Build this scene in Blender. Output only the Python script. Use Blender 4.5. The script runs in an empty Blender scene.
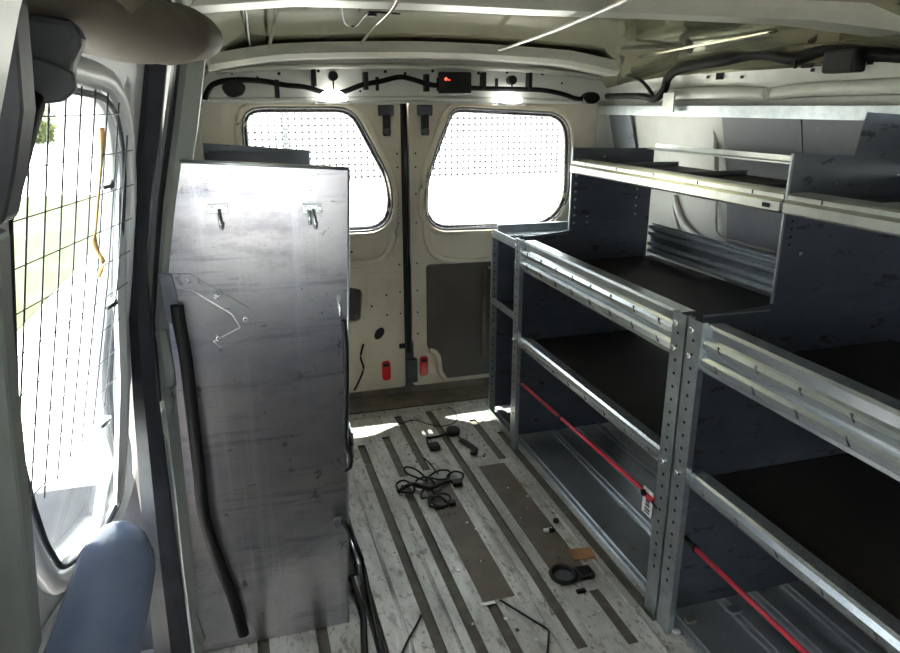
import bpy, bmesh, math, random
from mathutils import Vector, Matrix
random.seed(7)
S = bpy.context.scene
C = S.collection
R = math.radians
# ------------------------------------------------------------------ camera maths (metres; x right, y to the rear doors, z up)
FPX, PIT, YAW, H = 700.0, R(17.5), R(16.8), 1.15
cp, sp, cy, sy = math.cos(PIT), math.sin(PIT), math.cos(YAW), math.sin(YAW)
FW = Vector((sy*cp, cy*cp, -sp)); RT = Vector((cy, -sy, 0)); UP = Vector((sy*sp, cy*sp, cp))
CAM = Vector((0, 0, H))
def ray(u, v): return FW + RT*((u-450)/FPX) - UP*((v-326.5)/FPX)
def onz(u, v, z): d = ray(u, v); return CAM + d*((z-H)/d.z)
def ony(u, v, y): d = ray(u, v); return CAM + d*(y/d.y)
def onx(u, v, x): d = ray(u, v); return CAM + d*(x/d.x)

# ------------------------------------------------------------------ materials
def mat(name, col, rough=.5, metal=0., col2=None, scale=8., lo=.45, hi=.6, bump=0., bscale=60., emis=None, estr=0., stretch=(1,1,1), detail=6., spec=None):
    m = bpy.data.materials.new(name); m.use_nodes = True
    nt = m.node_tree; b = nt.nodes['Principled BSDF']; L = nt.links
    b.inputs['Base Color'].default_value = (*col, 1); b.inputs['Roughness'].default_value = rough
    b.inputs['Metallic'].default_value = metal
    if spec is not None: b.inputs['Specular IOR Level'].default_value = spec
    if emis: b.inputs['Emission Color'].default_value = (*emis, 1); b.inputs['Emission Strength'].default_value = estr
    if col2 or bump:
        tc = nt.nodes.new('ShaderNodeTexCoord'); mp = nt.nodes.new('ShaderNodeMapping'); mp.inputs['Scale'].default_value = stretch
        L.new(tc.outputs['Object'], mp.inputs['Vector'])
    if col2:
        n = nt.nodes.new('ShaderNodeTexNoise'); n.inputs['Scale'].default_value = scale; n.inputs['Detail'].default_value = detail; n.inputs['Roughness'].default_value = .65
        L.new(mp.outputs[0], n.inputs['Vector'])
        r = nt.nodes.new('ShaderNodeValToRGB'); e = r.color_ramp.elements
        e[0].position = lo; e[0].color = (*col, 1); e[1].position = hi; e[1].color = (*col2, 1)
        L.new(n.outputs['Fac'], r.inputs['Fac']); L.new(r.outputs['Color'], b.inputs['Base Color'])
    if bump:
        n2 = nt.nodes.new('ShaderNodeTexNoise'); n2.inputs['Scale'].default_value = bscale; n2.inputs['Detail'].default_value = 4
        L.new(mp.outputs[0], n2.inputs['Vector'])
        bp = nt.nodes.new('ShaderNodeBump'); bp.inputs['Strength'].default_value = bump; bp.inputs['Distance'].default_value = .004
        L.new(n2.outputs['Fac'], bp.inputs['Height']); L.new(bp.outputs['Normal'], b.inputs['Normal'])
    return m
def overlay(m, col, scale, lo, hi, stretch=(1,1,1), fac=1.0, kind='noise'):
    """second layer of marks over the base colour (scratches, dirt, spangle)"""
    nt = m.node_tree; L = nt.links; b = nt.nodes['Principled BSDF']
    tc = nt.nodes.new('ShaderNodeTexCoord'); mp = nt.nodes.new('ShaderNodeMapping'); mp.inputs['Scale'].default_value = stretch
    L.new(tc.outputs['Object'], mp.inputs['Vector'])
    if kind == 'voronoi':
        n = nt.nodes.new('ShaderNodeTexVoronoi'); n.inputs['Scale'].default_value = scale; src = n.outputs['Distance']
    else:
        n = nt.nodes.new('ShaderNodeTexNoise'); n.inputs['Scale'].default_value = scale; n.inputs['Detail'].default_value = 8; n.inputs['Roughness'].default_value = .7; src = n.outputs['Fac']
    L.new(mp.outputs[0], n.inputs['Vector'])
    r = nt.nodes.new('ShaderNodeMapRange'); r.inputs['From Min'].default_value = lo; r.inputs['From Max'].default_value = hi; r.inputs['To Max'].default_value = fac
    L.new(src, r.inputs['Value'])
    mx = nt.nodes.new('ShaderNodeMix'); mx.data_type = 'RGBA'; mx.inputs['B'].default_value = (*col, 1)
    sock = b.inputs['Base Color']
    if sock.is_linked: L.new(sock.links[0].from_socket, mx.inputs['A'])
    else: mx.inputs['A'].default_value = sock.default_value
    L.new(r.outputs['Result'], mx.inputs['Factor']); L.new(mx.outputs['Result'], sock)
    return m
def glass(name, tint=(1,1,1), refl=.06):
    m = bpy.data.materials.new(name); m.use_nodes = True; nt = m.node_tree; nt.nodes.clear()
    o = nt.nodes.new('ShaderNodeOutputMaterial'); mx = nt.nodes.new('ShaderNodeMixShader'); t = nt.nodes.new('ShaderNodeBsdfTransparent'); g = nt.nodes.new('ShaderNodeBsdfGlossy')
    t.inputs['Color'].default_value = (*tint, 1); g.inputs['Roughness'].default_value = .02; mx.inputs['Fac'].default_value = refl
    nt.links.new(t.outputs[0], mx.inputs[1]); nt.links.new(g.outputs[0], mx.inputs[2]); nt.links.new(mx.outputs[0], o.inputs['Surface'])
    return m
M = {}
M['paint'] = overlay(mat('van_white_paint', (.60,.60,.555), .32, 0, (.50,.50,.46), 5, .45, .7), (.25,.22,.18), 30, .66, .74, fac=.5)
M['door_paint'] = overlay(mat('door_white_paint', (.66,.60,.48), .3, 0, (.54,.48,.38), 6, .45, .7), (.2,.17,.12), 40, .66, .72, fac=.5)
M['ltpaint'] = mat('sliding_door_paint', (.84,.86,.88), .35, 0, (.80,.82,.85), 5)
M['grey_paint'] = mat('grey_green_primer', (.40,.43,.41), .4, 0, (.32,.35,.33), 4)
M['roof'] = overlay(mat('roof_primer_lacquer', (.40,.40,.29), .08, .75, (.50,.45,.27), 1.6, .4, .65, .14, 3.), (.3,.3,.27), 3, .5, .7, fac=.5)
M['bow'] = mat('roof_bow_paint', (.50,.49,.43), .38, 0, (.42,.42,.37), 5)
M['beige'] = mat('beige_trim', (.115,.098,.078), .6, 0, (.09,.075,.06), 6, bump=.1)
M['dkgrey'] = mat('dark_grey_plastic', (.055,.06,.068), .5, 0, (.085,.09,.1), 6)
M['black'] = mat('black_rubber', (.008,.008,.009), .5, 0, spec=.3)
M['seal'] = mat('door_seal_rubber', (.03,.033,.045), .5, 0, (.05,.052,.065), 10)
M['galv'] = overlay(mat('galvanised_steel', (.38,.42,.44), .33, .85, (.52,.56,.58), 30, .35, .65, .05, 80), (.30,.34,.36), 60, .3, .0, kind='voronoi', fac=.35)
M['galv_bright'] = overlay(mat('galvanised_beam_steel', (.50,.55,.58), .27, .85, (.60,.64,.66), 20, .35, .65, .05, 80), (.38,.40,.42), 14, .6, .75, (1,1,1), .4)
M['galv_warm'] = overlay(mat('galvanised_lip_steel', (.52,.53,.48), .32, .75, (.44,.45,.41), 12), (.3,.29,.25), 24, .62, .72, fac=.6)
pm = mat('rack_end_sheet', (.42,.42,.48), .29, 1.0, (.58,.56,.58), 3.5, .4, .62, .0, 30, stretch=(1,1,1.6))
overlay(pm, (.26,.24,.27), 2.6, .53, .66, (1,1,2.4), .7); overlay(pm, (.12,.12,.15), 22, .615, .66, (1,1,.7), .75); overlay(pm, (.22,.23,.29), 7, .55, .64, (.35,1,6), .5); overlay(pm, (.66,.68,.74), 4.5, .54, .64, (5,1,.25), .35); overlay(pm, (.16,.15,.17), 60, .63, .67, (.5,1,2), .6)
overlay(pm, (.66,.64,.66), 5, .6, .72, (1,1,1.5), .5)
M['panel'] = pm
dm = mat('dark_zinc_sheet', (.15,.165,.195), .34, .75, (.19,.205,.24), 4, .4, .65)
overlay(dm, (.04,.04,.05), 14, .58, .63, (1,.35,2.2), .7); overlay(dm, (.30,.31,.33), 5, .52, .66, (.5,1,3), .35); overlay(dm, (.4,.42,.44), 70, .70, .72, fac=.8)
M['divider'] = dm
M['shelf'] = overlay(mat('shelf_brown_board', (.015,.012,.010), .6, 0, (.022,.018,.014), 10, bump=.2, bscale=200), (.3,.3,.28), 90, .76, .78, fac=.6)
M['lining'] = overlay(mat('grey_lining', (.30,.31,.34), .5, 0, (.25,.26,.29), 3), (.42,.43,.44), 9, .66, .72, fac=.4)
fm = mat('floor_white_paint', (.56,.55,.52), .34, 0, (.36,.35,.325), 7, .40, .62, .12, 40, stretch=(1.6,.6,1))
overlay(fm, (.15,.12,.09), 24, .54, .63, (1.6,.6,1), .8); overlay(fm, (.08,.068,.055), 75, .57, .63, (1,.6,1), .8); overlay(fm, (.26,.25,.235), 4, .50, .60, (3.2,.5,1), .55)
M['floor'] = fm
M['groove'] = overlay(mat('floor_groove_dirt', (.085,.075,.06), .7, 0, (.12,.105,.085), 30), (.4,.38,.34), 80, .7, .74, fac=.6)
M['plate'] = overlay(mat('brown_floor_strip', (.10,.078,.058), .6, 0, (.13,.105,.08), 12), (.55,.53,.5), 60, .70, .73, fac=.8)
M['floor_zinc'] = overlay(mat('bare_floor_zinc', (.40,.43,.46), .30, .7, (.50,.53,.56), 9, .4, .7), (.14,.12,.10), 18, .6, .68, (1,.6,1), .6)
M['sill'] = overlay(mat('sill_brown', (.12,.10,.08), .5, 0, (.2,.17,.13), 7), (.4,.36,.28), 20, .62, .7, fac=.6)
M['doortrim'] = mat('door_trim_dark', (.06,.05,.042), .5, 0, (.075,.065,.055), 4)
M['wire'] = mat('mesh_wire', (.12,.125,.14), .4, .7)
M['red'] = mat('red_bar', (.62,.035,.06), .4)
M['redref'] = mat('red_reflector', (.65,.02,.02), .2)
M['cable'] = mat('black_cable', (.006,.006,.007), .45, spec=.25)
M['tapewrap'] = mat('harness_tape', (.006,.006,.006), .7, bump=.5, bscale=120, spec=.2)
M['led'] = mat('lamp_lens', (.9,.9,.9), .3, emis=(1,1,.97), estr=9)
M['redled'] = mat('red_indicator', (.8,.05,.05), .3, emis=(1,.08,.05), estr=3)
M['card'] = mat('brown_card', (.24,.11,.045), .8, 0, (.36,.18,.08), 20)
M['tagw'] = mat('white_tag', (.75,.75,.74), .5)
M['tagk'] = mat('tag_print', (.08,.08,.09), .5)
M['bluepl'] = mat('pale_blue_plastic', (.19,.24,.38), .2, 0, (.26,.30,.44), 6, .4, .7, .9, 22)
M['orange'] = mat('orange_strip', (.62,.36,.14), .5)
M['glass'] = glass('window_glass', (.93,.96,.95))
M['dot'] = mat('hole_dark', (.01,.01,.012), .8)
M['dotw'] = mat('hole_bright', (.62,.66,.66), .4)
M['bolt'] = mat('bolt_zinc', (.7,.72,.72), .25, .8)
M['grass'] = mat('lawn', (.034,.046,.007), .9, 0, (.055,.060,.02), 1.2, .4, .6)
M['pave'] = mat('pale_pavement', (.72,.70,.66), .9, 0, (.62,.60,.56), .6)
M['leaf'] = mat('foliage', (.035,.050,.008), .9, 0, (.07,.08,.02), 3)
M['bld'] = mat('pale_render_wall', (.7,.69,.66), .9)
M['fence'] = mat('fence_wire', (.16,.16,.17), .6)
M['bark'] = mat('bark', (.15,.10,.06), .9)

# ------------------------------------------------------------------ mesh helpers
class MB:
    def __init__(s): s.bm = bmesh.new(); s.mats = []
    def mi(s, m):
        if m not in s.mats: s.mats.append(m)
        return s.mats.index(m)
    def hull8(s, vs, m):
        v = [s.bm.verts.new(p) for p in vs]; k = s.mi(m)
        for f in ((0,3,2,1),(4,5,6,7),(0,1,5,4),(1,2,6,5),(2,3,7,6),(3,0,4,7)):
            s.bm.faces.new([v[i] for i in f]).material_index = k
        return s
    def box(s, x0, x1, y0, y1, z0, z1, m, mx=None):
        vs = [Vector(p) for p in ((x0,y0,z0),(x1,y0,z0),(x1,y1,z0),(x0,y1,z0),(x0,y0,z1),(x1,y0,z1),(x1,y1,z1),(x0,y1,z1))]
        if mx: vs = [mx @ p for p in vs]
        return s.hull8(vs, m)
    def prism(s, pts, d, m, caps=True):
        """closed polygon pts (3d) pushed along vector d"""
        d = Vector(d); k = s.mi(m); n = len(pts)
        a = [s.bm.verts.new(p) for p in pts]; b = [s.bm.verts.new(Vector(p)+d) for p in pts]
        for i in range(n): s.bm.faces.new((a[i], a[(i+1)%n], b[(i+1)%n], b[i])).material_index = k
        if caps:
            s.bm.faces.new(a[::-1]).material_index = k; s.bm.faces.new(b).material_index = k
        return s
    def tube(s, pts, r, m, n=8, closed=False, rad=None, flat=None):
        pts = [Vector(p) for p in pts]; k = s.mi(m); N = len(pts); rings = []
        up = Vector((0,0,1))
        for i, p in enumerate(pts):
            a = pts[(i-1) % N] if (closed or i > 0) else p; b = pts[(i+1) % N] if (closed or i < N-1) else p
            t = (b-a)
            if t.length < 1e-9: t = Vector((0,0,1))
            t.normalize()
            u = up - t*up.dot(t)
            if u.length < .15: u = Vector((1,0,0)) - t*t.x
            u.normalize(); w = t.cross(u)
            rr = rad[i] if rad else r
            fa = flat if flat else (1, 1)
            rings.append([s.bm.verts.new(p + (u*math.cos(2*math.pi*j/n)*fa[0] + w*math.sin(2*math.pi*j/n)*fa[1])*rr) for j in range(n)])
        for i in range(N if closed else N-1):
            A, B = rings[i], rings[(i+1) % N]
            for j in range(n):
                f = s.bm.faces.new((A[j], A[(j+1)%n], B[(j+1)%n], B[j])); f.material_index = k; f.smooth = True
        if not closed:
            s.bm.faces.new(rings[0][::-1]).material_index = k; s.bm.faces.new(rings[-1]).material_index = k
        return s
    def disc(s, c, axis, r, h, m, n=12):
        axis = Vector(axis).normalized(); c = Vector(c)
        u = axis.orthogonal().normalized(); w = axis.cross(u)
        return s.prism([c + u*math.cos(2*math.pi*j/n)*r + w*math.sin(2*math.pi*j/n)*r for j in range(n)], axis*h, m)
    def build(s, name, parent=None, bevel=0., solid=0., smooth=False):
        me = bpy.data.meshes.new(name)
        bmesh.ops.recalc_face_normals(s.bm, faces=s.bm.faces); s.bm.to_mesh(me); s.bm.free()
        for m in s.mats: me.materials.append(M[m])
        o = bpy.data.objects.new(name, me); C.objects.link(o)
        if smooth:
            for p in me.polygons: p.use_smooth = True
        if solid:
            md = o.modifiers.new('s', 'SOLIDIFY'); md.thickness = solid; md.offset = 0
        if bevel:
            md = o.modifiers.new('b', 'BEVEL'); md.width = bevel; md.segments = 2; md.limit_method = 'ANGLE'
        if parent:
            o.parent = parent; o.matrix_parent_inverse = Matrix.Translation(parent.location).inverted() if parent.type == 'EMPTY' else Matrix()
            if parent.type != 'EMPTY' and parent.parent: pass
        return o
def sm(pts, sub=6, closed=False):
    """Catmull-Rom smoothing of a polyline"""
    P = [Vector(p) for p in pts]; N = len(P); out = []
    for i in range(N if closed else N-1):
        p0 = P[(i-1)%N] if closed or i > 0 else P[i]; p1 = P[i]; p2 = P[(i+1)%N]; p3 = P[(i+2)%N] if closed or i < N-2 else P[i+1]
        for k in range(sub):
            t = k/sub
            out.append(.5*((2*p1) + (p2-p0)*t + (2*p0-5*p1+4*p2-p3)*t*t + (3*p1-p0-3*p2+p3)*t**3))
    if not closed: out.append(P[-1])
    return out
def rounded(poly, r, seg=4):
    """2d polygon with every corner rounded"""
    out = []; n = len(poly)
    rs = r if isinstance(r, (list, tuple)) else [r]*n
    for i in range(n):
        a, b, c = Vector(poly[i-1]), Vector(poly[i]), Vector(poly[(i+1)%n]); q = rs[i]
        d1 = (a-b).normalized(); d2 = (c-b).normalized(); p1 = b+d1*min(q, (a-b).length*.49); p2 = b+d2*min(q, (c-b).length*.49)
        for k in range(seg+1):
            t = k/seg; out.append(tuple((1-t)**2*p1 + 2*t*(1-t)*b + t*t*p2))
    return out
def sheet(name, outer, holes, thick, F, m, parent=None, bevel=0.):
    """flat plate with holes; F maps (a,b,n) to world; built at n in [0,thick]"""
    cu = bpy.data.curves.new('tmp', 'CURVE'); cu.dimensions = '2D'; cu.fill_mode = 'BOTH'
    for poly in [outer]+list(holes):
        sp_ = cu.splines.new('POLY'); sp_.points.add(len(poly)-1); sp_.use_cyclic_u = True
        for i, p in enumerate(poly): sp_.points[i].co = (p[0], p[1], 0, 1)
    cu.extrude = thick/2; cu.bevel_depth = bevel
    to = bpy.data.objects.new('tmp', cu); C.objects.link(to)
    bpy.context.view_layer.update()
    dg = bpy.context.evaluated_depsgraph_get(); me = bpy.data.meshes.new_from_object(to.evaluated_get(dg), depsgraph=dg)
    bpy.data.objects.remove(to); bpy.data.curves.remove(cu)
    for v in me.vertices: v.co = F(v.co.x, v.co.y, v.co.z+thick/2)
    me.name = name; me.materials.clear(); me.materials.append(M[m])
    bm = bmesh.new(); bm.from_mesh(me); bmesh.ops.remove_doubles(bm, verts=bm.verts, dist=1e-5); bmesh.ops.recalc_face_normals(bm, faces=bm.faces); bm.to_mesh(me); bm.free()
    o = bpy.data.objects.new(name, me); C.objects.link(o)
    if parent:
        o.parent = parent
        if parent.type == 'EMPTY': o.matrix_parent_inverse = Matrix.Translation(parent.location).inverted()
    return o
def struct(o): o['kind'] = 'structure'; return o
def thing(name, label, cat, loc, group=None):
    o = bpy.data.objects.new(name, None); C.objects.link(o); o.location = loc; o.empty_display_size = .05
    return tag(o, label, cat, group)
def tag(o, label, cat, group=None):
    o['label'] = label; o['category'] = cat
    if group: o['group'] = group
    return o

# ------------------------------------------------------------------ the van body (setting)
XC = .65
PROF = [(0,.86),(.55,.87),(.85,.845),(1.0,.815),(1.12,.785),(1.2,.758),(1.27,.73),(1.31,.70)]
def wall_x(z, side):
    for (z0, w0), (z1, w1) in zip(PROF, PROF[1:]):
        if z <= z1: w = w0+(w1-w0)*max(0, (z-z0))/(z1-z0); break
    else: w = PROF[-1][1]
    return XC + side*w
YR, YF = 2.62, -1.0
def side_wall(name, side, y0, y1):
    b = MB(); k = b.mi('paint')
    rows = [[b.bm.verts.new((XC+side*w, y, z)) for z, w in PROF] for y in (y0, y1)]
    rows2 = [[b.bm.verts.new((XC+side*(w+.03), y, z+(.02 if z > 1.1 else 0))) for z, w in PROF] for y in (y0, y1)]
    n = len(PROF)
    for i in range(n-1):
        b.bm.faces.new((rows[0][i], rows[1][i], rows[1][i+1], rows[0][i+1])); b.bm.faces.new((rows2[0][i], rows2[1][i], rows2[1][i+1], rows2[0][i+1]))
        for q in (0, 1): b.bm.faces.new((rows[q][i], rows[q][i+1], rows2[q][i+1], rows2[q][i]))
    for i in (0, n-1): b.bm.faces.new((rows[0][i], rows[1][i], rows2[1][i], rows2[0][i]))
    return struct(b.build(name))
wr = side_wall('wall_right', 1, YF, YR+.05)
wl = side_wall('wall_left', -1, 1.40, YR+.05)
side_wall('wall_left.001', -1, YF, -.85); wlf = side_wall('wall_left.002', -1, -.12, .48)

# roof skin
def roof_z(x): a = abs(x-XC); return 1.370 - .030*(a/.66)**2 - .9*max(0, a-.64)
b = MB(); k = b.mi('roof'); xs = [XC-.74+1.48*i/20 for i in range(21)]
ys = [YF-.05+(2.68-YF)*i/14 for i in range(15)]
def zz(x, y): return roof_z(x) - max(0, y-2.25)*.10
g1 = [[b.bm.verts.new((x, y, zz(x, y))) for y in ys] for x in xs]; g2 = [[b.bm.verts.new((x, y, zz(x, y)+.02)) for y in ys] for x in xs]
for g in (g1, g2):
    for i in range(20):
        for j in range(14): b.bm.faces.new((g[i][j], g[i+1][j], g[i+1][j+1], g[i][j+1])).smooth = True
struct(b.build('ceiling'))

def bow(name, y0, y1, drop, thick, m='bow', xr=.70, skew=0.):
    """crossmember under the roof: a curved pressed channel"""
    b = MB(); k = b.mi(m); xs = [XC-xr+2*xr*i/28 for i in range(29)]
    prof = [(y0-.02, .030), (y0, .0), (y0+.018, -thick), (y1-.018, -thick), (y1, 0), (y1+.02, .030)]
    V = []
    for x in xs:
        a = abs(x-XC)/xr; zb = 1.370 - .030*((x-XC)/.66)**2 - drop - .016*max(0, a-.72)/.28
        V.append([b.bm.verts.new((x, y-skew*a**1.6, zb+dz)) for y, dz in prof])
    for i in range(28):
        for j in range(len(prof)-1): b.bm.faces.new((V[i][j], V[i+1][j], V[i+1][j+1], V[i][j+1])).material_index = k
    o = struct(b.build(name, solid=.003, bevel=.002)); return o
bow('trim_1', 1.42, 1.55, .014, .018, skew=.26, xr=.73)
bow('trim_2', .35, .47, .018, .012)
bow('trim_3', 2.37, 2.50, .052, .014)
b = MB()
# header over the rear doors, with its flanges
HY = 2.53
b = MB()
pr_out = [(-.14,1.165),(1.44,1.165),(1.42,1.20),(1.385,1.29),(1.31,1.335),(.65,1.362),(-.01,1.335),(-.085,1.29),(-.12,1.20)]
b.prism([(x, HY, z) for x, z in pr_out], (0,.03,0), 'paint')
b.tube([(-.12,HY,1.168),(.2,HY,1.170),(.65,HY,1.176),(1.1,HY,1.170),(1.42,HY,1.160)], .008, 'paint')
b.tube(sm([(-.03,HY-.02,1.255),(.2,HY-.03,1.272),(.65,HY-.035,1.280),(1.1,HY-.03,1.272),(1.34,HY-.02,1.250)], 5), .016, 'bow', flat=(.6,1.6))
b.box(-.12, 1.42, HY, 2.62, 1.158, 1.168, 'paint')
struct(b.build('wall_rear'))
b = MB()
for x, z in ((.02,1.25),(.10,1.24),(.17,1.252),(.30,1.262),(.53,1.263),(.60,1.257),(.70,1.267),(.87,1.262),(.98,1.266),(1.12,1.262),(1.2,1.23),(.44,1.198),(.33,1.305),(.62,1.32),(.83,1.318),(.95,1.31)):
    b.disc((x, HY-.0015, z), (0,1,0), .0055 if z > 1.25 else .004, .001, 'dot')
for x in (.28,.50,.72,.94,1.06):   # clip slots
    b.box(x-.006, x+.006, HY-.0025, HY-.0005, 1.20, 1.245, 'dot')
o = b.build('header_hole', bpy.data.objects['wall_rear'])

# wall behind/around the doors: corner posts
for sgn, x0, x1 in ((-1, -.23, -.10), (1, 1.40, 1.53)):
    b = MB(); b.box(x0, x1, 2.60, 2.66, 0, 1.20, 'paint')
    struct(b.build('trim_4' if sgn < 0 else 'trim_5', bevel=.004))

# rear doors
DY = 2.62
FD = lambda a, bb, n: Vector((a, DY+n, bb))
w1 = rounded([(.055,1.128),(.415,1.128),(.545,.875),(.545,.760),(.50,.715),(.055,.715)], [.05,.05,.05,.05,.04,.05])
w2 = rounded([(.805,1.128),(1.225,1.108),(1.268,1.06),(1.278,.78),(1.20,.697),(.745,.705),(.703,.75),(.703,.87)], [.03,.04,.05,.07,.07,.04,.04,.08])
def offset_poly(poly, d):
    cx = sum(p[0] for p in poly)/len(poly); cz = sum(p[1] for p in poly)/len(poly); out = []
    n = len(poly)
    for i, p in enumerate(poly):
        a = Vector(poly[i-1]); c = Vector(poly[(i+1) % n]); t = (c-a)
        if t.length < 1e-6: t = Vector((1,0))
        t.normalize(); nn = Vector((t.y, -t.x))
        if nn.dot(Vector(p)-Vector((cx, cz))) < 0: nn = -nn
        out.append((p[0]+nn.x*d, p[1]+nn.y*d))
    return out
def rear_door(name, x0, x1, win, extra_recess):
    d = sheet(name, rounded([(x0,.045),(x1,.045),(x1,1.165),(x0,1.165)], .015), [win]+extra_recess, .035, FD, 'door_paint')
    struct(d)
    # stepped window surround: outer bead, recessed dark gasket
    b = MB(); ob = offset_poly(win, .032)
    b.tube([(p[0], DY-.004, p[1]) for p in ob], .011, 'door_paint', closed=True, flat=(1,1))
    b.build('window_surround', d)
    b = MB(); gk = offset_poly(win, .006)
    b.tube([(p[0], DY+.004, p[1]) for p in gk], .007, 'seal', closed=True)
    b.build('window_gasket', d)
    g = sheet('window_pane', offset_poly(win, -.001), [], .003, lambda a, bb, n: Vector((a, DY+.02+n, bb)), 'glass', d)
    return d
d1 = rear_door('door_1', -.10, .600, w1, [rounded([(.31,.34),(.425,.34),(.435,.47),(.31,.50)], .02)])
d2 = rear_door('door_2', .632, 1.40, w2, [])
# wire security grilles screwed to the doors
def clip_wires(win, step, horiz, y, b, r):
    lo = min(p[1 if horiz else 0] for p in win); hi = max(p[1 if horiz else 0] for p in win); c = lo+step*.5
    while c < hi:
        xs_ = []
        for i in range(len(win)):
            p, q = win[i-1], win[i]; a, e = (p[1], q[1]) if horiz else (p[0], q[0])
            if (a-c)*(e-c) < 0:
                t = (c-a)/(e-a); xs_.append((p[0]+(q[0]-p[0])*t) if horiz else (p[1]+(q[1]-p[1])*t))
        if len(xs_) >= 2:
            A, B = min(xs_), max(xs_)
            b.tube([(A, y, c), (B, y, c)] if horiz else [(c, y-.002, A), (c, y-.002, B)], r, 'wire', n=4)
        c += step
for d, w in ((d1, w1), (d2, w2)):
    b = MB(); ww = offset_poly(w, .015)
    b.tube([(p[0], DY-.012, p[1]) for p in ww], .004, 'wire', closed=True, n=6)
    clip_wires(ww, .024, True, DY-.012, b, .0009); clip_wires(ww, .024, False, DY-.012, b, .0009)
    b.build('window_grille', d)
# pressed shape below each window, lower detail
b = MB()
b.tube(sm([ony(u, v, DY-.003) for u, v in ((340,263),(368,263),(383,257),(392,243),(395,225),(394,200),(388,172),(376,140),(366,118))], 5), .013, 'door_paint')
b.box(.455, .458, DY-.002, DY, .10, .53, 'door_paint'); b.box(.455,.59,DY-.003,DY,.525,.53,'door_paint')
b.build('pressed_rib', d1)
b = MB()
b.tube(sm([ony(u, v, DY-.003) for u, v in ((446,118),(434,145),(427,178),(425,210),(426,235),(432,252),(446,260),(470,261),(492,260))], 5), .013, 'door_paint')
b.build('pressed_rib', d2)
# latch mechanism showing in the recess of the left door
b = MB()
b.box(.33, .40, DY+.01, DY+.03, .39, .46, 'dkgrey'); b.disc((.36,DY+.005,.43), (0,1,0), .022, .012, 'black'); b.tube([(.34,DY,.36),(.38,DY,.40),(.36,DY,.47)], .006, 'black')
b.box(.30, .44, DY+.034, DY+.036, .33, .51, 'beige')
b.build('latch_mechanism', d1)
b = MB()
for i in range(16): pass
pts = [(math.cos(t)*.017, math.sin(t)*.027) for t in [2*math.pi*i/16 for i in range(16)]]
ca = math.cos(-.6); sa = math.sin(-.6)
b.prism([(.497+p[0]*ca-p[1]*sa, DY-.002, .285+p[0]*sa+p[1]*ca) for p in pts], (0,.002,0), 'dot')
for z in (.98,.93,.83,.72,.56,.45,.36): b.disc((.585, DY-.002, z), (0,1,0), .0035, .002, 'dot')
for x, z in ((.53,.44),(.47,.40),(.53,.36),(.40,.62)): b.disc((x, DY-.002, z), (0,1,0), .004, .002, 'dot')
b.build('door_hole', d1)
b = MB()
for z in (.98,.93,.83,.72,.56,.45,.36,.27): b.disc((.655, DY-.002, z), (0,1,0), .0035, .002, 'dot')
b.build('door_hole', d2)
# seals and hinges between the doors
b = MB(); b.box(.585,.645,DY+.030,DY+.045,.03,1.17,'black'); b.tube([(.612,DY-.012,1.16),(.612,DY-.012,.60),(.614,DY-.010,.55),(.612,DY-.012,.20)], .011, 'black', rad=[.010,.010,.013,.013]); b.build('centre_seal', d1)  # black box behind the seal is added to stop light through the seam
b = MB(); b.box(.600,.645,DY-.03,DY-.002,.07,.17,'dkgrey'); b.box(.60,.632,DY-.02,DY-.002,.17,.24,'dkgrey'); b.box(.575,.60,DY-.012,DY-.001,.215,.235,'black'); b.build('lock_block', d1, bevel=.003)
for dd, x in ((d1,.545),(d2,.69)):
    b = MB(); b.box(x-.028,x+.028,DY-.022,DY-.001,1.115,1.152,'dkgrey'); b.box(x-.012,x+.012,DY-.03,DY-.001,1.045,1.118,'black'); b.disc((x,DY-.032,1.06),(0,1,0),.014,.03,'dkgrey')
    b.build('door_catch', dd, bevel=.003)
for dd, x, z in ((d1,.520,.125),(d2,.678,.128)):
    b = MB(); r_ = rounded([(x-.018,z-.042),(x+.018,z-.042),(x+.018,z+.042),(x-.018,z+.042)], .015)
    b.prism([(p[0],DY-.007,p[1]) for p in r_], (0,.007,0), 'redref')
    b.box(x-.012,x+.012,DY-.009,DY-.005,z+.018,z+.034,'dot')
    o = b.build('reflector', dd, bevel=.002); o['label'] = 'red reflector'
# dark lower trim of the right door
tr = sheet('door_trim_panel', rounded([(.752,.07),(1.34,.07),(1.34,.55),(.694,.55),(.694,.205),(.752,.175)], .015), [], .012, lambda a, bb, n: Vector((a, DY-.014+n, bb)), 'doortrim', d2, bevel=.002)
tr['label'] = 'dark brown lower trim panel'
b = MB(); b.tube([(.93,DY-.02,.53),(.93,DY-.02,.15)], .012, 'sill', flat=(.5,1.6)); b.disc((.948,DY-.028,.53),(0,1,0),.006,.01,'bolt'); b.build('trim_edge', d2)
b = MB(); b.tube(sm([(.70,DY-.01,.20),(.725,DY-.012,.185),(.74,DY-.012,.15),(.745,DY-.012,.10),(.77,DY-.01,.06)],5), .012, 'door_paint'); b.build('pressed_rib', d2)
# cable hanging in the left door
tag(MB().tube(sm([(.43,DY-.012,.25),(.415,DY-.02,.20),(.425,DY-.02,.15),(.40,DY-.02,.09),(.385,DY-.015,.06)],6), .004, 'cable').build('door_cable'), 'short black cable hanging down the left rear door, left of its red reflector', 'cable')
# sill
b = MB(); b.box(-.20,1.50,2.50,2.70,-.03,.012,'sill'); b.box(-.20,1.50,2.455,2.50,-.03,.004,'floor'); b.box(-.20,1.50,2.497,2.503,.004,.007,'dot'); b.box(-.24,1.54,2.625,2.67,-.03,.055,'sill')
struct(b.build('trim_6', bevel=.002))

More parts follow.
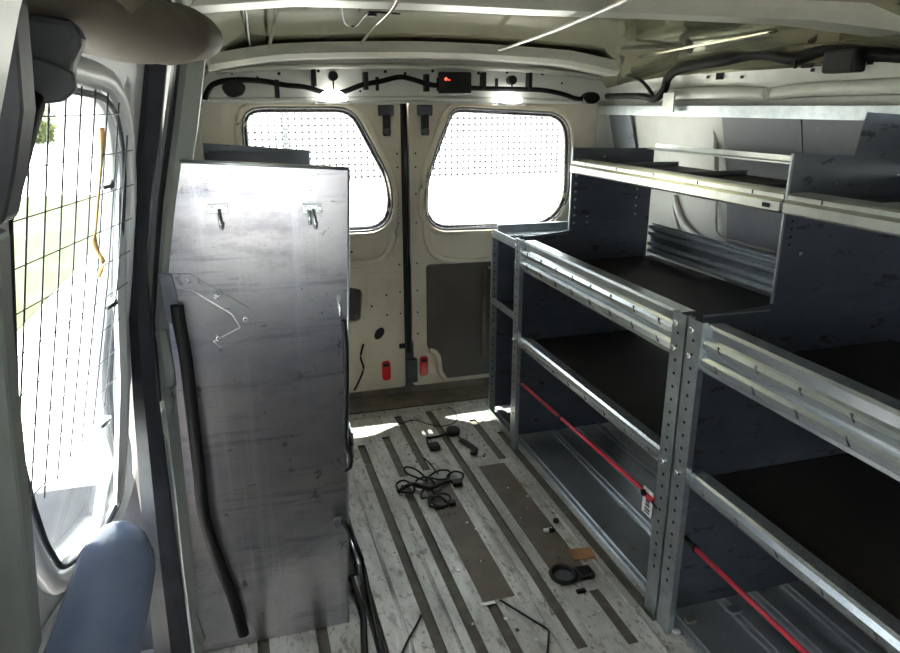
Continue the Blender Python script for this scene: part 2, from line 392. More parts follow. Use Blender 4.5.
# ------------------------------------------------------------------ floor, pressed with grooves
gro = [(.222,1.05,2.30),(.346,1.0,2.24),(.442,1.98,2.28),(.432,1.0,1.93),(.523,2.0,2.44),(.505,1.0,1.335),(.650,1.13,2.45),(.792,2.0,2.33),(.766,1.11,1.30),(.858,1.16,2.20),(.10,1.0,2.3),(-.03,1.0,2.3)]
plates = [(.487,.570,1.335,1.925),(.694,.786,1.335,1.972)]
rl = [(.890,.938),(1.035,1.085),(1.125,1.175),(1.22,1.27),(1.31,1.36)]
gw = .013
xs = {-.26, 1.56, .884}; ys = {YF, 1.0, 2.457}
for x, a, e in gro: xs |= {x-gw, x+gw}; ys |= {a, e}
for a, e, c, d in plates: xs |= {a, e}; ys |= {c, d}
for a, e in rl: xs |= {a, e, a+.012, e-.012}
xs = sorted(xs); ys = sorted(ys)
b = MB(); vcache = {}
def cell(x, y):
    for a, e, c, d in plates:
        if a < x < e and c < y < d: return (.0015, 'plate')
    for gx, a, e in gro:
        if abs(x-gx) < gw and a < y < e: return (-.007, 'groove')
    if x > .884:
        for a, e in rl:
            if a < x < e: return (.014 if a+.012 < x < e-.012 else .008, 'floor_zinc')
        return (0., 'floor_zinc')
    return (0., 'floor' if y > 1.0 else 'doortrim')  # unseen front floor made dark so the end sheet reflects dark low down
cells = [[cell((xs[i]+xs[i+1])/2, (ys[j]+ys[j+1])/2) for j in range(len(ys)-1)] for i in range(len(xs)-1)]
def quad(pts, m): b.bm.faces.new([b.bm.verts.new(p) for p in pts]).material_index = b.mi(m)
for i in range(len(xs)-1):
    for j in range(len(ys)-1):
        h, m = cells[i][j]; x0, x1, y0, y1 = xs[i], xs[i+1], ys[j], ys[j+1]
        quad([(x0,y0,h),(x1,y0,h),(x1,y1,h),(x0,y1,h)], m)
        if i+1 < len(xs)-1 and abs(cells[i+1][j][0]-h) > 1e-6: h2 = cells[i+1][j][0]; quad([(x1,y0,h),(x1,y1,h),(x1,y1,h2),(x1,y0,h2)], m)
        if j+1 < len(ys)-1 and abs(cells[i][j+1][0]-h) > 1e-6: h2 = cells[i][j+1][0]; quad([(x0,y1,h),(x1,y1,h),(x1,y1,h2),(x0,y1,h2)], m)
quad([(-.26,YF,-.03),(1.56,YF,-.03),(1.56,2.457,-.03),(-.26,2.457,-.03)], 'floor')
bmesh.ops.remove_doubles(b.bm, verts=b.bm.verts, dist=1e-6)
struct(b.build('floor'))
# low ridges pressed along the grooves
b = MB()
for x, a, e in ((.285,1.0,2.42),(.39,1.0,2.42),(.60,1.0,2.42),(.61,1.33,2.42),(.715-.035,1.0,1.2),(.825,1.0,2.35)):
    b.tube([(x,a,-.001),(x,e,-.001)], .006, 'floor', n=10, flat=(.5,1))
b.build('floor_ridge', bpy.data.objects['floor'])

# ------------------------------------------------------------------ unseen cab end behind the camera, openings and dark block shaped for the light
b = MB(); b.box(-.25,1.55,YF-.04,YF,-.05,.66,'dkgrey'); b.box(-.25,1.55,YF-.04,YF,1.16,1.42,'dkgrey'); b.box(-.25,-.15,YF-.04,YF,.66,1.16,'dkgrey'); b.box(.40,1.55,YF-.04,YF,.66,1.16,'dkgrey')  # unseen; windscreen opening narrowed to light the end sheet but not the rack
wf = struct(b.build('wall_front'))
sheet('window_pane', [(-.15,.66),(.40,.66),(.40,1.16),(-.15,1.16)], [], .004, lambda a, bb, n: Vector((a, YF-.02+n, bb)), 'glass', wf)
b = MB(); b.box(-.25,-.20,-.86,-.11,-.05,.66,'dkgrey'); b.box(-.20,-.05,-.86,-.11,1.20,1.36,'dkgrey'); wc = struct(b.build('door_4'))  # unseen cab door; its window is opened to brighten the left end sheet
b = MB(); b.prism([(-.205,-.85,.66),(-.13,-.85,1.2),(-.133,-.85,1.2),(-.208,-.85,.66)], (0,.73,0), 'glass'); b.build('window_pane', wc)
b = MB(); b.box(-.18,1.50,-.42,-.28,0,.60,'dkgrey'); struct(b.build('seat_light_block', bevel=.03))  # unseen dark block as seat backs, added to keep light off low surfaces
# ------------------------------------------------------------------ right wall details
def rw(name, y0, y1, z0, z1, m, off=.006, nz=4):
    b = MB(); zs = [z0+(z1-z0)*i/nz for i in range(nz+1)]
    p = [(wall_x(z,1)-off, y0, z) for z in zs]+[(wall_x(z,1)-off+.004, y0, z) for z in zs[::-1]]
    b.prism(p, (0, y1-y0, 0), m); return struct(b.build(name))
ya, yb, yc = [onx(u, 130, 1.42).y for u in (866, 798, 718)]
rw('trim_7', ya+.004, yb, .35, 1.125, 'lining')
rw('trim_8', yb+.006, yc, .35, 1.125, 'lining')
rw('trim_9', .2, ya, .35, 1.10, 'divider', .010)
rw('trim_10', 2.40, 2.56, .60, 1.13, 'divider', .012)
# pressed curves of bare panel seen through the rack
b = MB()
for pts in ([(690,112),(712,118),(716,150),(716,185)], ):
    b.tube(sm([onx(u, v, wall_x(1.0,1)-.012) for u, v in pts], 5), .008, 'paint')
b.tube(sm([onx(u, v, wall_x(.85,1)-.006) for u, v in ((674,196),(682,222),(700,240),(722,250))], 5), .014, 'paint', flat=(1,.6))
b.tube(sm([onx(u, v, wall_x(.85,1)-.006) for u, v in ((674,206),(678,228),(690,244),(708,252))], 5), .008, 'paint')
b.tube(sm([onx(u, v, wall_x(.85,1)-.006) for u, v in ((717,196),(716,225),(720,236),(740,243),(775,252))], 5), .004, 'paint')
struct(b.build('trim_11'))
# cant rail and upper body pressings
b = MB()
xr = wall_x(1.13,1)-.03
b.prism([(xr-.022,-.3,1.118),(xr+.045,-.3,1.118),(xr+.045,-.3,1.124),(xr-.016,-.3,1.124),(xr-.016,-.3,1.150),(xr-.022,-.3,1.150)], (0,2.88,0), 'galv')
struct(b.build('trim_12'))
b = MB()
b.tube(sm([(wall_x(1.19,1)-.002,2.28,1.175),(wall_x(1.2,1)-.012,2.1,1.185),(wall_x(1.2,1)-.014,1.85,1.185),(wall_x(1.19,1)-.002,1.68,1.18)],6), .022, 'paint', flat=(.9,.5))
b.tube(sm([(wall_x(1.19,1)-.002,1.66,1.18),(wall_x(1.2,1)-.012,1.5,1.188),(wall_x(1.2,1)-.012,1.2,1.19),(wall_x(1.19,1)-.002,.9,1.188),(wall_x(1.19,1)-.002,.3,1.188)],6), .020, 'paint', flat=(.9,.5))
struct(b.build('trim_13'))
b = MB()
def rdot(u, v, w, h):
    p = onx(u, v, wall_x(1.24,1)); zc = p.z; x = wall_x(zc,1)
    q = Vector((x-.004, p.y*x/p.x, zc)); b.box(q.x-.001, q.x+.001, q.y-w, q.y+w, q.z-h, q.z+h, 'dot')
for u, v, w, h in ((721,76,.017,.010),(709,77,.006,.004),(743,77,.006,.004),(809,63,.020,.012),(826,61,.008,.006),(814,70,.006,.004),(872,61,.008,.008),(795,61,.008,.006)): rdot(u, v, w, h)
b.build('body_hole', wr)
b = MB(); p = onx(670,104,1.36)
b.box(1.352,1.358,p.y-.03,p.y+.03,1.13,1.19,'galv_warm')
struct(b.build('trim_14'))

# ------------------------------------------------------------------ left side: pillar, seal and sliding door
hd, ln = R(12), R(12)
D1 = Vector((math.sin(hd), math.cos(hd), 0)); N0 = Vector((math.cos(hd), -math.sin(hd), 0))
LU = N0*math.sin(ln)+Vector((0,0,1))*math.cos(ln); LN = D1.cross(LU); 
if LN.dot(N0) < 0: LN = -LN
LO = Vector((-.2,1.3,.85))
def FL(s, t, n): return LO + D1*s + LU*t + LN*n     # n > 0 is into the van
def onL(u, v, n=0):
    o_ = LO+LN*n; d = ray(u, v); t = (o_-CAM).dot(LN)/d.dot(LN); r = CAM+d*t-o_; return (r.dot(D1), r.dot(LU))
winU = rounded([(-.43,-.215),(-.27,-.205),(-.085,-.16),(-.075,.02),(-.09,.22),(-.15,.315),(-.40,.33),(-.44,.28)], [.03,.05,.05,.1,.06,.06,.04,.04])
winL = rounded([onL(u, v) for u, v in ((8,440),(24,500),(38,540),(55,566),(80,548),(104,518),(116,492),(114,460),(104,430))] + [(-.085,-.14),(-.075,.02),(-.09,.22),(-.15,.315),(-.40,.33),(-.44,.28)], [.03]*9+[.05,.1,.06,.06,.04,.04])
d3 = struct(sheet('door_3', rounded([(-.90,-.86),(-.03,-.86),(-.01,-.42),(.05,-.32),(.085,-.2),(.10,.33),(.04,.43),(-.90,.43)], .03), [winL], .02, lambda a, bb, n: FL(a, bb, n-.02), 'ltpaint'))
b = MB()
b.tube([FL(p[0], p[1], .008) for p in offset_poly(winL, .03)], .018, 'ltpaint', closed=True, flat=(1,.8))
b.build('window_surround', d3)
b = MB(); b.tube([FL(p[0], p[1], .012) for p in offset_poly(winL, .004)], .005, 'seal', closed=True); b.build('window_gasket', d3)
sheet('window_pane', offset_poly(winL, .0), [], .003, lambda a, bb, n: FL(a, bb, n-.018), 'glass', d3)
b = MB(); k = 0
def interp_clip(c, horiz):
    r_ = []
    for i in range(len(winU)):
        p, q = winU[i-1], winU[i]; a, e = (p[1], q[1]) if horiz else (p[0], q[0])
        if (a-c)*(e-c) < 0: t = (c-a)/(e-a); r_.append((p[0]+(q[0]-p[0])*t) if horiz else (p[1]+(q[1]-p[1])*t))
    return (min(r_), max(r_)) if len(r_) > 1 else None
c = -.415
while c < -.09:
    r_ = interp_clip(c, False)
    if r_: b.tube([FL(c, r_[0]-.012, .022+.003*math.sin(9*c)), FL(c+.002, (r_[0]+r_[1])/2, .024), FL(c, r_[1]+.012, .022)], .0013, 'wire', n=5)
    c += .043
c = -.19
while c < .33:
    r_ = interp_clip(c, True)
    if r_: b.tube([FL(r_[0]-.01, c, .025), FL(r_[1]+.012, c, .025)], .0008, 'wire', n=5)
    c += .0545
gr = b.build('window_grille', d3)
# door card below the window
b = MB(); b.prism([FL(-.85,-.84,.001), FL(-.05,-.84,.001), FL(-.04,-.60,.001), FL(-.12,-.50,.001), FL(-.85,-.50,.001)], LN*.012, 'ltpaint'); b.build('door_card', d3, bevel=.004)
b = MB()
for u, v in ((107,184),(111,302),(105,419)): s_, t_ = onL(u, v, .02); b.disc(FL(s_, t_, .015), LN, .008, .012, 'bolt'); b.tube([FL(s_-.028, t_-.002, .024), FL(s_, t_, .028)], .003, 'wire')
b.build('grille_clip', d3)
b = MB(); b.tube(sm([FL(*onL(u, v, .03), .03) for u, v in ((102,128),(102,155),(97,215),(95,245),(103,262),(98,278))], 5), .0035, 'orange', flat=(.5,1)); b.build('orange_strip', d3)
# pillar behind the sliding door
def strip_y(name, cen, wds, y, dep, m, parent=None):
    b = MB(); k = b.mi(m); rows = []
    for (u, v), w in zip(cen, wds):
        a = ony(u-w, v, y); e = ony(u+w, v, y)
        rows.append([b.bm.verts.new(q) for q in (a, (a+e)/2+Vector((0,-dep*.5,0)), e, e+Vector((0,dep,0)), a+Vector((0,dep,0)))])
    for A, B in zip(rows, rows[1:]):
        for j in range(5): f = b.bm.faces.new((A[j], A[(j+1)%5], B[(j+1)%5], B[j])); f.material_index = k; f.smooth = False
    b.bm.faces.new(rows[0]); b.bm.faces.new(rows[-1][::-1])
    return b.build(name, parent)
v_s = [30,130,200,260,320,400,480,560,653,760]
struct(strip_y('trim_15', list(zip([153,146,139,136,139,145,153,161,172,182], v_s)), [16,14,10,9,10,12,14,16,18,20], 1.30, .03, 'seal'))
struct(strip_y('trim_16', list(zip([192,180,170,164,160,166,176,184,196,206], v_s)), [16,17,16,15,14,16,18,20,22,24], 1.375, .05, 'grey_paint'))
struct(strip_y('trim_17', list(zip([181,170,161,157,153,160], v_s[:6])), [3,3,3,3,3,3], 1.36, .02, 'seal'))
b = MB()  # lower body post with a pressed shape
b.tube(sm([ony(u, v, 1.36) for u, v in ((160,330),(170,385),(163,440),(172,500),(182,580),(200,640))], 5), .012, 'grey_paint', flat=(1,.7))
struct(b.build('trim_18'))
b = MB(); b.box(-.60,-.19,1.405,1.43,-.05,.42,'seal'); b.prism([(-.235,1.405,.42),(-.19,1.405,.42),(-.10,1.405,1.30),(-.185,1.405,1.30)],(0,.025,0),'seal'); struct(b.build('dark_gap_slab'))  # slab added to make the gap beside the sliding door dark
b = MB(); b.box(-.50,-.19,.43,.46,-.05,1.32,'dkgrey'); struct(b.build('leak_cover_left'))  # unseen box added to stop light leaking in ahead of the sliding door
b = MB(); b.box(-.50,-.045,.43,1.43,1.278,1.31,'grey_paint'); struct(b.build('trim_27'))
b = MB(); b.box(-.38,-.22,.43,1.43,-.09,-.001,'dkgrey'); struct(b.build('leak_cover_sill'))  # box added under the sliding door to block light off the ground
# end of the roof bow and its trim over the sliding door, near the camera
b = MB()
path = sm([ony(-30,-20,.84), ony(30,-8,.88), ony(90,12,.94), ony(140,30,1.0), ony(180,36,1.05), ony(200,46,1.09)], 6)
rr_ = [.040+.018*math.sin(math.pi*min(1,i/24)) if i < 22 else .052*math.sqrt(max(.03,(31.5-i)/10)) for i in range(31)]
b.tube(path, .04, 'beige', n=20, rad=rr_, flat=(.75,1.3))
tag(b.build('overhead_trim', smooth=True), 'curved beige trim hanging under the roof above the sliding door', 'trim')
struct(strip_y('trim_19', list(zip([112,120,124,120,119,122,120,118], [66,84,120,200,300,380,450,500])), [14,10,7,6,6,6,6,4], 1.22, .035, 'ltpaint'))

# dark seat-belt hardware at the near door post
def slab(px, y, dep, m, b): b.prism([ony(u, v, y) for u, v in px], (0, dep, 0), m)
b = MB(); slab([(-30,-10),(12,-10),(18,60),(22,110),(14,170),(3,225),(-30,235)], .66, .05, 'dkgrey', b); slab([(-30,235),(-2,235),(2,330),(10,420),(22,530),(34,670),(-30,670)], .66, .04, 'grey_paint', b)
struct(b.build('trim_20', bevel=.006))
t = thing('seat_belt_reel', 'dark grey seat belt housing and bracket at the top left above the mesh window', 'seat belt', tuple(ony(60,60,.84)))
b = MB(); slab([(20,12),(70,18),(84,38),(72,62),(70,92),(40,86),(22,50)], .82, .035, 'dkgrey', b); b.build('housing', t, bevel=.008)
b = MB(); slab([(14,50),(40,58),(74,72),(76,90),(62,102),(46,104),(24,96),(12,80)], .80, .012, 'dkgrey', b); b.build('bracket', t, bevel=.003)
b = MB(); b.tube([ony(38,96,.80), ony(28,130,.78), ony(16,175,.76), ony(4,215,.74)], .012, 'black', flat=(1,.4)); b.build('belt', t)
# blue plastic roll low at the left
t = sm([ony(u, v, y) for u, v, y in ((122,528,.92),(118,558,.88),(108,602,.84),(94,652,.80),(80,702,.76))], 6)
rads = []
for i in range(len(t)): rads.append(.052*min(1, math.sqrt(max(.02, (i+.4)/6.5))) if i < 7 else .052+.0006*(i-6))
tag(MB().tube(t, .05, 'bluepl', n=20, rad=rads, flat=(1,.9)).build('plastic_roll', smooth=True), 'pale blue shiny plastic roll with a rounded end, lower left beside the sliding door', 'plastic roll')

# ------------------------------------------------------------------ left rack unit (seen from its end)
LY = 1.36
def pt(u, v, y): return ony(u, v, y)
A = Vector((-.104, LY, 1.055)); Bq = Vector((.2085, LY, 1.034)); Cq = Vector((.161, LY, .001)); Dq = Vector((-.160, LY, .001)); E1 = Vector((-.140, LY, .86)); 
lr = thing('shelving_unit', 'left grey steel shelving unit seen from its scuffed end sheet, beside the rear doors', 'shelving', (.02, LY, 0))
bb = MB(); bb.prism([Dq, Cq, Bq, A, E1], (0,.003,0), 'panel')
ep = bb.build('end_panel', lr); ep['label'] = 'scuffed grey steel end sheet'
bb = MB(); bb.tube([A+Vector((0,-.001,.002)), Bq+Vector((0,-.001,.002))], .0035, 'galv'); bb.tube([Bq+Vector((0,.002,0)), Cq+Vector((0,.002,0))], .003, 'galv', n=6); bb.build('edge_rim', lr)
bb = MB(); q0, q1 = ony(203,143,2.1), ony(309,150,2.1)
bb.prism([(q0.x,2.1,0),(q1.x,2.1,0),(q1.x,2.1,q1.z),(q0.x,2.1,q0.z)], (0,.003,0), 'divider'); bb.box(q0.x,q1.x,2.085,2.1,q1.z-.002,q1.z,'divider'); bb.build('end_panel', lr)
for z in (.12,.45,.78):
    bb = MB(); bb.box(-.12,.195,LY+.006,2.095,z,z+.006,'shelf'); bb.box(.192,.196,LY+.006,2.095,z-.03,z+.03,'galv'); bb.build('shelf', lr)
bb = MB(); bb.prism([(-.10,LY+.006,.15),(-.10,LY+.006,.98),(-.097,LY+.006,.98),(-.097,LY+.006,.15)], (0,.73,0), 'divider'); bb.build('back_panel', lr)
# gusset plate with bolts
gp = [ony(u, v, LY) for u, v in ((161,273),(190,273),(248,307),(256,318),(255,334),(222,348),(213,341),(240,327),(232,314),(192,290),(173,289),(174,318),(166,318))]
bb = MB(); bb.prism(gp, (0,-.005,0), 'panel'); g_ = bb.build('gusset_plate', lr, bevel=.001); g_['label'] = 'bolted corner plate'
bb = MB(); bb.prism([ony(u, v, LY-.008) for u, v in ((158,272),(172,274),(178,300),(182,330),(166,320))], (0,-.004,0), 'divider'); bb.build('gusset_bracket', lr, bevel=.001)
for u, v in ((188,280),(217,296),(246,319),(219,338)):
    p = ony(u, v, LY-.004); MB().disc(p, (0,-1,0), .0055, .004, 'bolt', 10).build('bolt', lr, bevel=.001)
for u, v in ((218,208),(312,208)):
    p = ony(u, v, LY)
    bb = MB(); bb.box(p.x-.018,p.x+.018,LY-.004,LY,p.z-.010,p.z+.008,'galv_bright'); bb.disc((p.x-.013,LY-.006,p.z),(0,-1,0),.005,.003,'bolt'); bb.disc((p.x+.013,LY-.006,p.z),(0,-1,0),.005,.003,'bolt')
    hk = bb.build('hook_plate', lr, bevel=.001)
    bb = MB(); bb.tube(sm([(p.x+.002,LY-.006,p.z-.004),(p.x+.002,LY-.018,p.z-.014),(p.x+.003,LY-.022,p.z-.03),(p.x+.004,LY-.012,p.z-.036),(p.x+.006,LY-.006,p.z-.026)],5), .0038, 'galv_bright')
    if u > 300: bb.tube([(p.x-.006,LY-.006,p.z-.004),(p.x-.006,LY-.012,p.z-.03)], .0035, 'galv_bright')
    bb.build('hook', hk)
p = ony(339,300,LY)
bb = MB(); bb.box(p.x-.005,p.x+.003,LY-.006,LY,p.z-.012,p.z+.012,'bolt'); bb.tube([(p.x,LY-.006,p.z),(p.x,LY-.010,p.z-.03)], .003, 'bolt'); bb.build('latch_pin', lr)
# black straps
tag(MB().tube(sm([ony(u, v, LY-.022) for u, v in ((177,305),(179,322),(186,360),(193,420),(199,470),(205,520),(222,570),(234,600),(244,635))],6), .012, 'black', flat=(1,.7), n=10).build('elastic_strap'), 'long black elastic strap hanging down the left edge of the scuffed end sheet', 'strap')
tag(MB().tube(sm([ony(u, v, LY-.018) for u, v in ((344,320),(346,350),(346,400),(345,440),(350,455),(350,466),(344,470))],6), .0055, 'black', n=8).build('elastic_strap'), 'black strap with a hook on the right edge of the scuffed end sheet', 'strap')
st = thing('ratchet_strap', 'black strap lying along the floor in front of the left shelving unit', 'strap', tuple(onz(350,560,0)))
MB().tube(sm([ony(338,517,1.34), onz(344,555,.06), onz(352,580,.02), onz(362,610,.010), onz(364,640,.010), onz(366,700,.010)],6), .008, 'black', flat=(.6,1)).build('strap', st)
MB().tube(sm([ony(340,518,1.34), ony(349,530,1.33), onz(362,560,.03), onz(372,610,.010), onz(384,660,.010)],6), .006, 'black').build('strap_loop', st)
bb = MB(); bb.disc(ony(338,520,1.335), (0,-1,0), .010, .012, 'dkgrey'); bb.build('buckle', st)

# ------------------------------------------------------------------ right rack
FX = .87
def dots(b, x, y0, y1, z0, z1, n, m='dot', r=.0035, axis='x'):
    for i in range(n):
        t = i/(n-1); p = (x, y0+(y1-y0)*t, z0+(z1-z0)*t)
        b.disc(p, (-1,0,0) if axis == 'x' else (0,-1,0), r, .0008, m, 8)
BEAM = [(.87,.640),(.864,.642),(.864,.650),(.858,.655),(.856,.668),(.862,.675),(.868,.678),(.868,.684),(.860,.690),(.857,.702),(.862,.710),(.868,.714),(.868,.732),(.872,.738),(.905,.738)]
LIP = [(.872,.375),(.866,.377),(.862,.384),(.861,.397),(.865,.408),(.870,.413),(.895,.415)]
def extrude_open(b, prof, y0, y1, m, xz=True):
    b.prism([(x, y0, z) for x, z in prof]+[(x+.0016, y0, z-.0008) for x, z in prof[::-1]], (0, y1-y0, 0), m)
def beam(parent, y0, y1, name='front_beam', prof=BEAM, m='galv_bright', ticks=((.856,.656,.670),(.857,.696,.708)), step=.105, solid=.002):
    b = MB(); extrude_open(b, prof, y0, y1, m); o = b.build(name, parent)
    b = MB(); y = y1-.06; 
    while y > y0+.03:
        for xx, z0, z1 in ticks: b.hull8([Vector(p) for p in ((xx-.0006,y,z0),(xx+.004,y,z0),(xx+.004,y+.0012,z0),(xx-.0006,y+.0012,z0),(xx-.0006,y+.008,z1),(xx+.004,y+.008,z1),(xx+.004,y+.0092,z1),(xx-.0006,y+.0092,z1))], 'dot')
        y -= step
    b.build('beam_slot', o)
def upright(parent, y0, y1, z1=.742, lab=None, dm='dot'):
    b = MB(); b.prism([(.854,y0,0),(.854,y1,0),(.868,y1,0),(.868,y1-.003,0),(.857,y1-.003,0),(.857,y0+.003,0),(.868,y0+.003,0),(.868,y0,0)], (0,0,z1), 'galv')
    dots(b, .8538, (y0+y1)/2, (y0+y1)/2, .13, .70, 20, dm, .0036); o = b.build('upright', parent)
    for z in (.72,.665,.40): MB().disc((.8535,(y0+y1)/2+.006,z), (-1,0,0), .007, .005, 'bolt', 8).build('bolt', parent, bevel=.001)
    return o
UX, BX = 1.05, 1.345
def divider(parent, y, lab=None, top=1.035, edge='galv', bx=BX, back=None):
    bk = back or [(bx,.03),(bx,top-.005)]
    b = MB(); b.prism([(.885,y,.03)]+[(q[0],y,q[1]) for q in bk]+[(UX,y,top),(UX,y,.755),(.885,y,.742)], (0,.003,0), 'divider')
    o = b.build('end_panel', parent)
    b = MB(); b.box(UX-.005,UX,y-.001,y+.004,.757,top,edge); b.box(.885,UX-.005,y-.001,y+.004,.742,.745,'galv')
    if not back: b.box(UX,bx,y+.003,y+.012,top-.008,top-.005,'galv')
    b.build('panel_flange', o)
    return o
def tray(parent, y0, y1):
    b = MB(); b.box(.872,BX+.02,y0,y1,.648,.654,'shelf'); b.build('shelf', parent)
    b = MB(); b.box(.876,BX+.03,y0,y1,.380,.386,'shelf'); b.build('shelf', parent)
def upper(parent, y0, y1):
    # open top shelf: front lip, rear rail and cross bars
    b = MB(); extrude_open(b, [(UX+.03,.944),(UX-.008,.944),(UX-.012,.948),(UX-.012,.966),(UX-.004,.972),(UX-.004,.981),(UX+.004,.985),(UX+.05,.985)], y0, y1, 'galv_warm')
    o = b.build('front_lip', parent)
    b = MB(); y = y1-.09
    while y > y0: b.box(UX-.005,UX-.002,y,y+.003,.973,.981,'dot'); y -= .19
    for yy in (y0+.04, ): b.box(UX-.0135,UX-.0125,yy-.014,yy+.008,.952,.961,'dot')
    b.build('lip_slot', o)
    b = MB(); b.prism([(BX-.03,y0,1.012),(BX+.005,y0,1.012),(BX+.005,y0,1.030),(BX+.001,y0,1.030),(BX+.001,y0,1.016),(BX-.03,y0,1.016)], (0,y1-y0,0), 'galv_warm'); b.build('rear_rail', parent)
    n = 3
    for i in range(n):
        y = y0+(y1-y0)*(i+.5)/n
        b = MB(); b.box(UX+.03,BX-.02,y-.014,y+.014,.972,.977,'galv'); b.box(UX+.03,BX-.02,y-.014,y-.011,.972,.985,'galv'); b.build('cross_bar', parent)
    b = MB(); b.box(UX+.01,BX,y0+.01,y1-.01,.964,.969,'shelf'); b.build('top_shelf', parent)
def back_lips(parent, y0, y1):
    b = MB(); b.box(BX+.011,BX+.014,y0,y1,.665,.768,'divider'); b.build('back_strip', parent)
    for z in (.758,.735,.700,.677):
        b = MB(); extrude_open(b, [(BX+.012,z-.010),(BX+.003,z-.009),(BX,z-.005),(BX,z-.001),(BX+.003,z+.004),(BX+.012,z+.005)], y0, y1, 'galv'); b.build('back_rail', parent)
YJ = 1.162
ru = thing('shelving_rack', 'rear bay of the right steel rack, behind the double upright', 'shelving', (FX, YJ, 0))
upright(ru, YJ+.003, YJ+.049); upright(ru, 2.052, 2.094)
dv = divider(ru, 2.10, top=1.022)
beam(ru, YJ+.044, 2.055); beam(ru, YJ+.044, 2.055, 'shelf_lip', LIP, 'galv_bright', ((.861,.386,.396),))
tray(ru, YJ-.006, 2.095); upper(ru, YJ-.004, 2.098); back_lips(ru, YJ+.02, 2.095)
b = MB(); dots(b, UX+.012, 2.0985, 2.0985, .78, .985, 9, 'dotw', .0045, 'y'); dots(b, 1.29, 2.0985, 2.0985, .80, .94, 6, 'dotw', .004, 'y'); dots(b, 1.11, 2.0985, 2.0985, .78, .80, 2, 'dotw', .0035, 'y'); dots(b, 1.16, 2.0985, 2.0985, .972, .992, 2, 'dotw', .0035, 'y'); b.build('panel_hole', dv)
nu = thing('shelving_rack', 'near bay of the right steel rack, in front of the double upright', 'shelving', (FX, .3, 0))
upright(nu, YJ-.050, YJ-.004); upright(nu, .20, .254)
dn = divider(nu, YJ-.012, top=1.062, back=[(1.46,.03),(1.46,1.125),(1.213,1.138),(1.199,1.054)]); divider(nu, .205)
beam(nu, .25, YJ-.045); beam(nu, .25, YJ-.045, 'shelf_lip', LIP, 'galv_bright', ((.861,.386,.396),))
tray(nu, .25, YJ-.035); upper(nu, .21, YJ-.014); 
b = MB(); dots(b, UX+.018, YJ-.0125, YJ-.0125, .88, .945, 5, 'dot', .003, 'y'); b.disc((1.10,YJ-.0125,.86),(0,-1,0),.004,.002,'bolt'); b.disc((1.16,YJ-.0125,1.0),(0,-1,0),.004,.002,'bolt'); b.build('panel_hole', dn)
# short bay against the rear door
su = thing('shelving_rack', 'short end bay of the right steel rack, nearest the rear doors', 'shelving', (FX, 2.13, 0))
b = MB(); b.prism([(.872,2.355,.03),(1.36,2.355,.03),(1.36,2.355,.715),(.872,2.355,.715)], (0,.003,0), 'divider'); b.build('end_panel', su)
b = MB(); b.prism([(.868,2.345,.0),(.890,2.345,.0),(.890,2.345,.715),(.868,2.345,.715)], (0,.012,0), 'galv'); o = b.build('upright', su)
b = MB(); dots(b, .876, 2.344, 2.344, .10, .70, 20, 'dot', .003, 'y'); b.build('upright_hole', o)
b = MB(); b.prism([(.866,2.112,.700),(.866,2.112,.730),(.869,2.112,.730),(.869,2.112,.703),(.90,2.112,.703),(.90,2.112,.700)], (0,.23,0), 'galv'); b.build('shelf_lip', su)
b = MB(); b.prism([(.866,2.112,.455),(.866,2.112,.480),(.869,2.112,.480),(.869,2.112,.458),(.90,2.112,.458),(.90,2.112,.455)], (0,.23,0), 'galv'); b.build('shelf_lip', su)
b = MB(); b.box(.875,1.35,2.112,2.35,.450,.454,'shelf'); b.build('shelf', su)
b = MB(); b.box(.89,1.345,2.346,2.362,.70,.742,'galv'); b.box(.89,1.345,2.27,2.346,.712,.716,'galv_bright'); b.build('rear_lip', su)
b = MB(); b.box(.866,.874,2.112,2.343,.0,.03,'galv'); b.build('foot_rail', su)

# red tie bars and tag
for lab, y0, y1, z0, z1 in (('red bar in the rear bay of the right rack, running to the white tag', 1.24, 2.08, .262, .236), ('red bar in the near bay of the right rack, lower right', .45, 1.10, .236, .236)):
    r_ = thing('tie_bar', lab, 'bar', (.885, y0, 0), 'red bars along the right rack')
    MB().tube([(.884,y0,z0),(.884,y1,z1)], .0052, 'red').build('bar', r_)
    MB().tube([(.884,y1-.006,z1),(.884,y1+.030 if y1 < 1.2 else y1+.005,z1+(.004 if y1 < 1.2 else 0))], .0058, 'black').build('end_cap', r_)
    if y1 < 1.2:
        MB().tube([(.884,y1+.03,z1+.003),(.884,1.175,z1+.016)], .002, 'galv').build('bar_hook', r_)
        MB().disc((.884,y1-.012,z1), (0,1,0), .0085, .012, 'black').build('end_knob', r_)
    else: MB().tube([(.884,1.76,z0+(z1-z0)*.62),(.884,1.775,z0+(z1-z0)*.64)], .0065, 'black').build('bar_sleeve', r_)
# extra horizontals hold the first bar's near end at the upright
c0 = onx(648,502,.846)
tg = thing('hanging_tag', 'small white printed tag with a red top hanging by the double upright', 'tag', tuple(c0))
b = MB(); b.box(c0.x-.0005,c0.x+.0005,c0.y-.018,c0.y+.022,c0.z-.034,c0.z+.032,'tagw'); b.build('tag_card', tg)
b = MB()
for z0, z1, y0, y1 in ((-.012,-.004,-.008,.008),(-.002,.006,-.008,.008),(-.022,-.016,-.010,.010),(-.029,-.025,-.010,.010)): b.box(c0.x-.0012,c0.x-.0006,c0.y+y0,c0.y+y1,c0.z+z0,c0.z+z1,'tagk')
b.build('tag_print', tg)
b = MB(); b.box(c0.x-.007,c0.x-.0006,c0.y-.020,c0.y+.010,c0.z+.012,c0.z+.022,'red'); b.disc((c0.x-.008,c0.y+.005,c0.z+.024),(-1,0,0),.008,.006,'black'); b.tube([(c0.x-.004,c0.y-.012,c0.z+.016),(c0.x-.004,c0.y-.04,c0.z+.008)],.0025,'black'); b.build('tag_clip', tg)

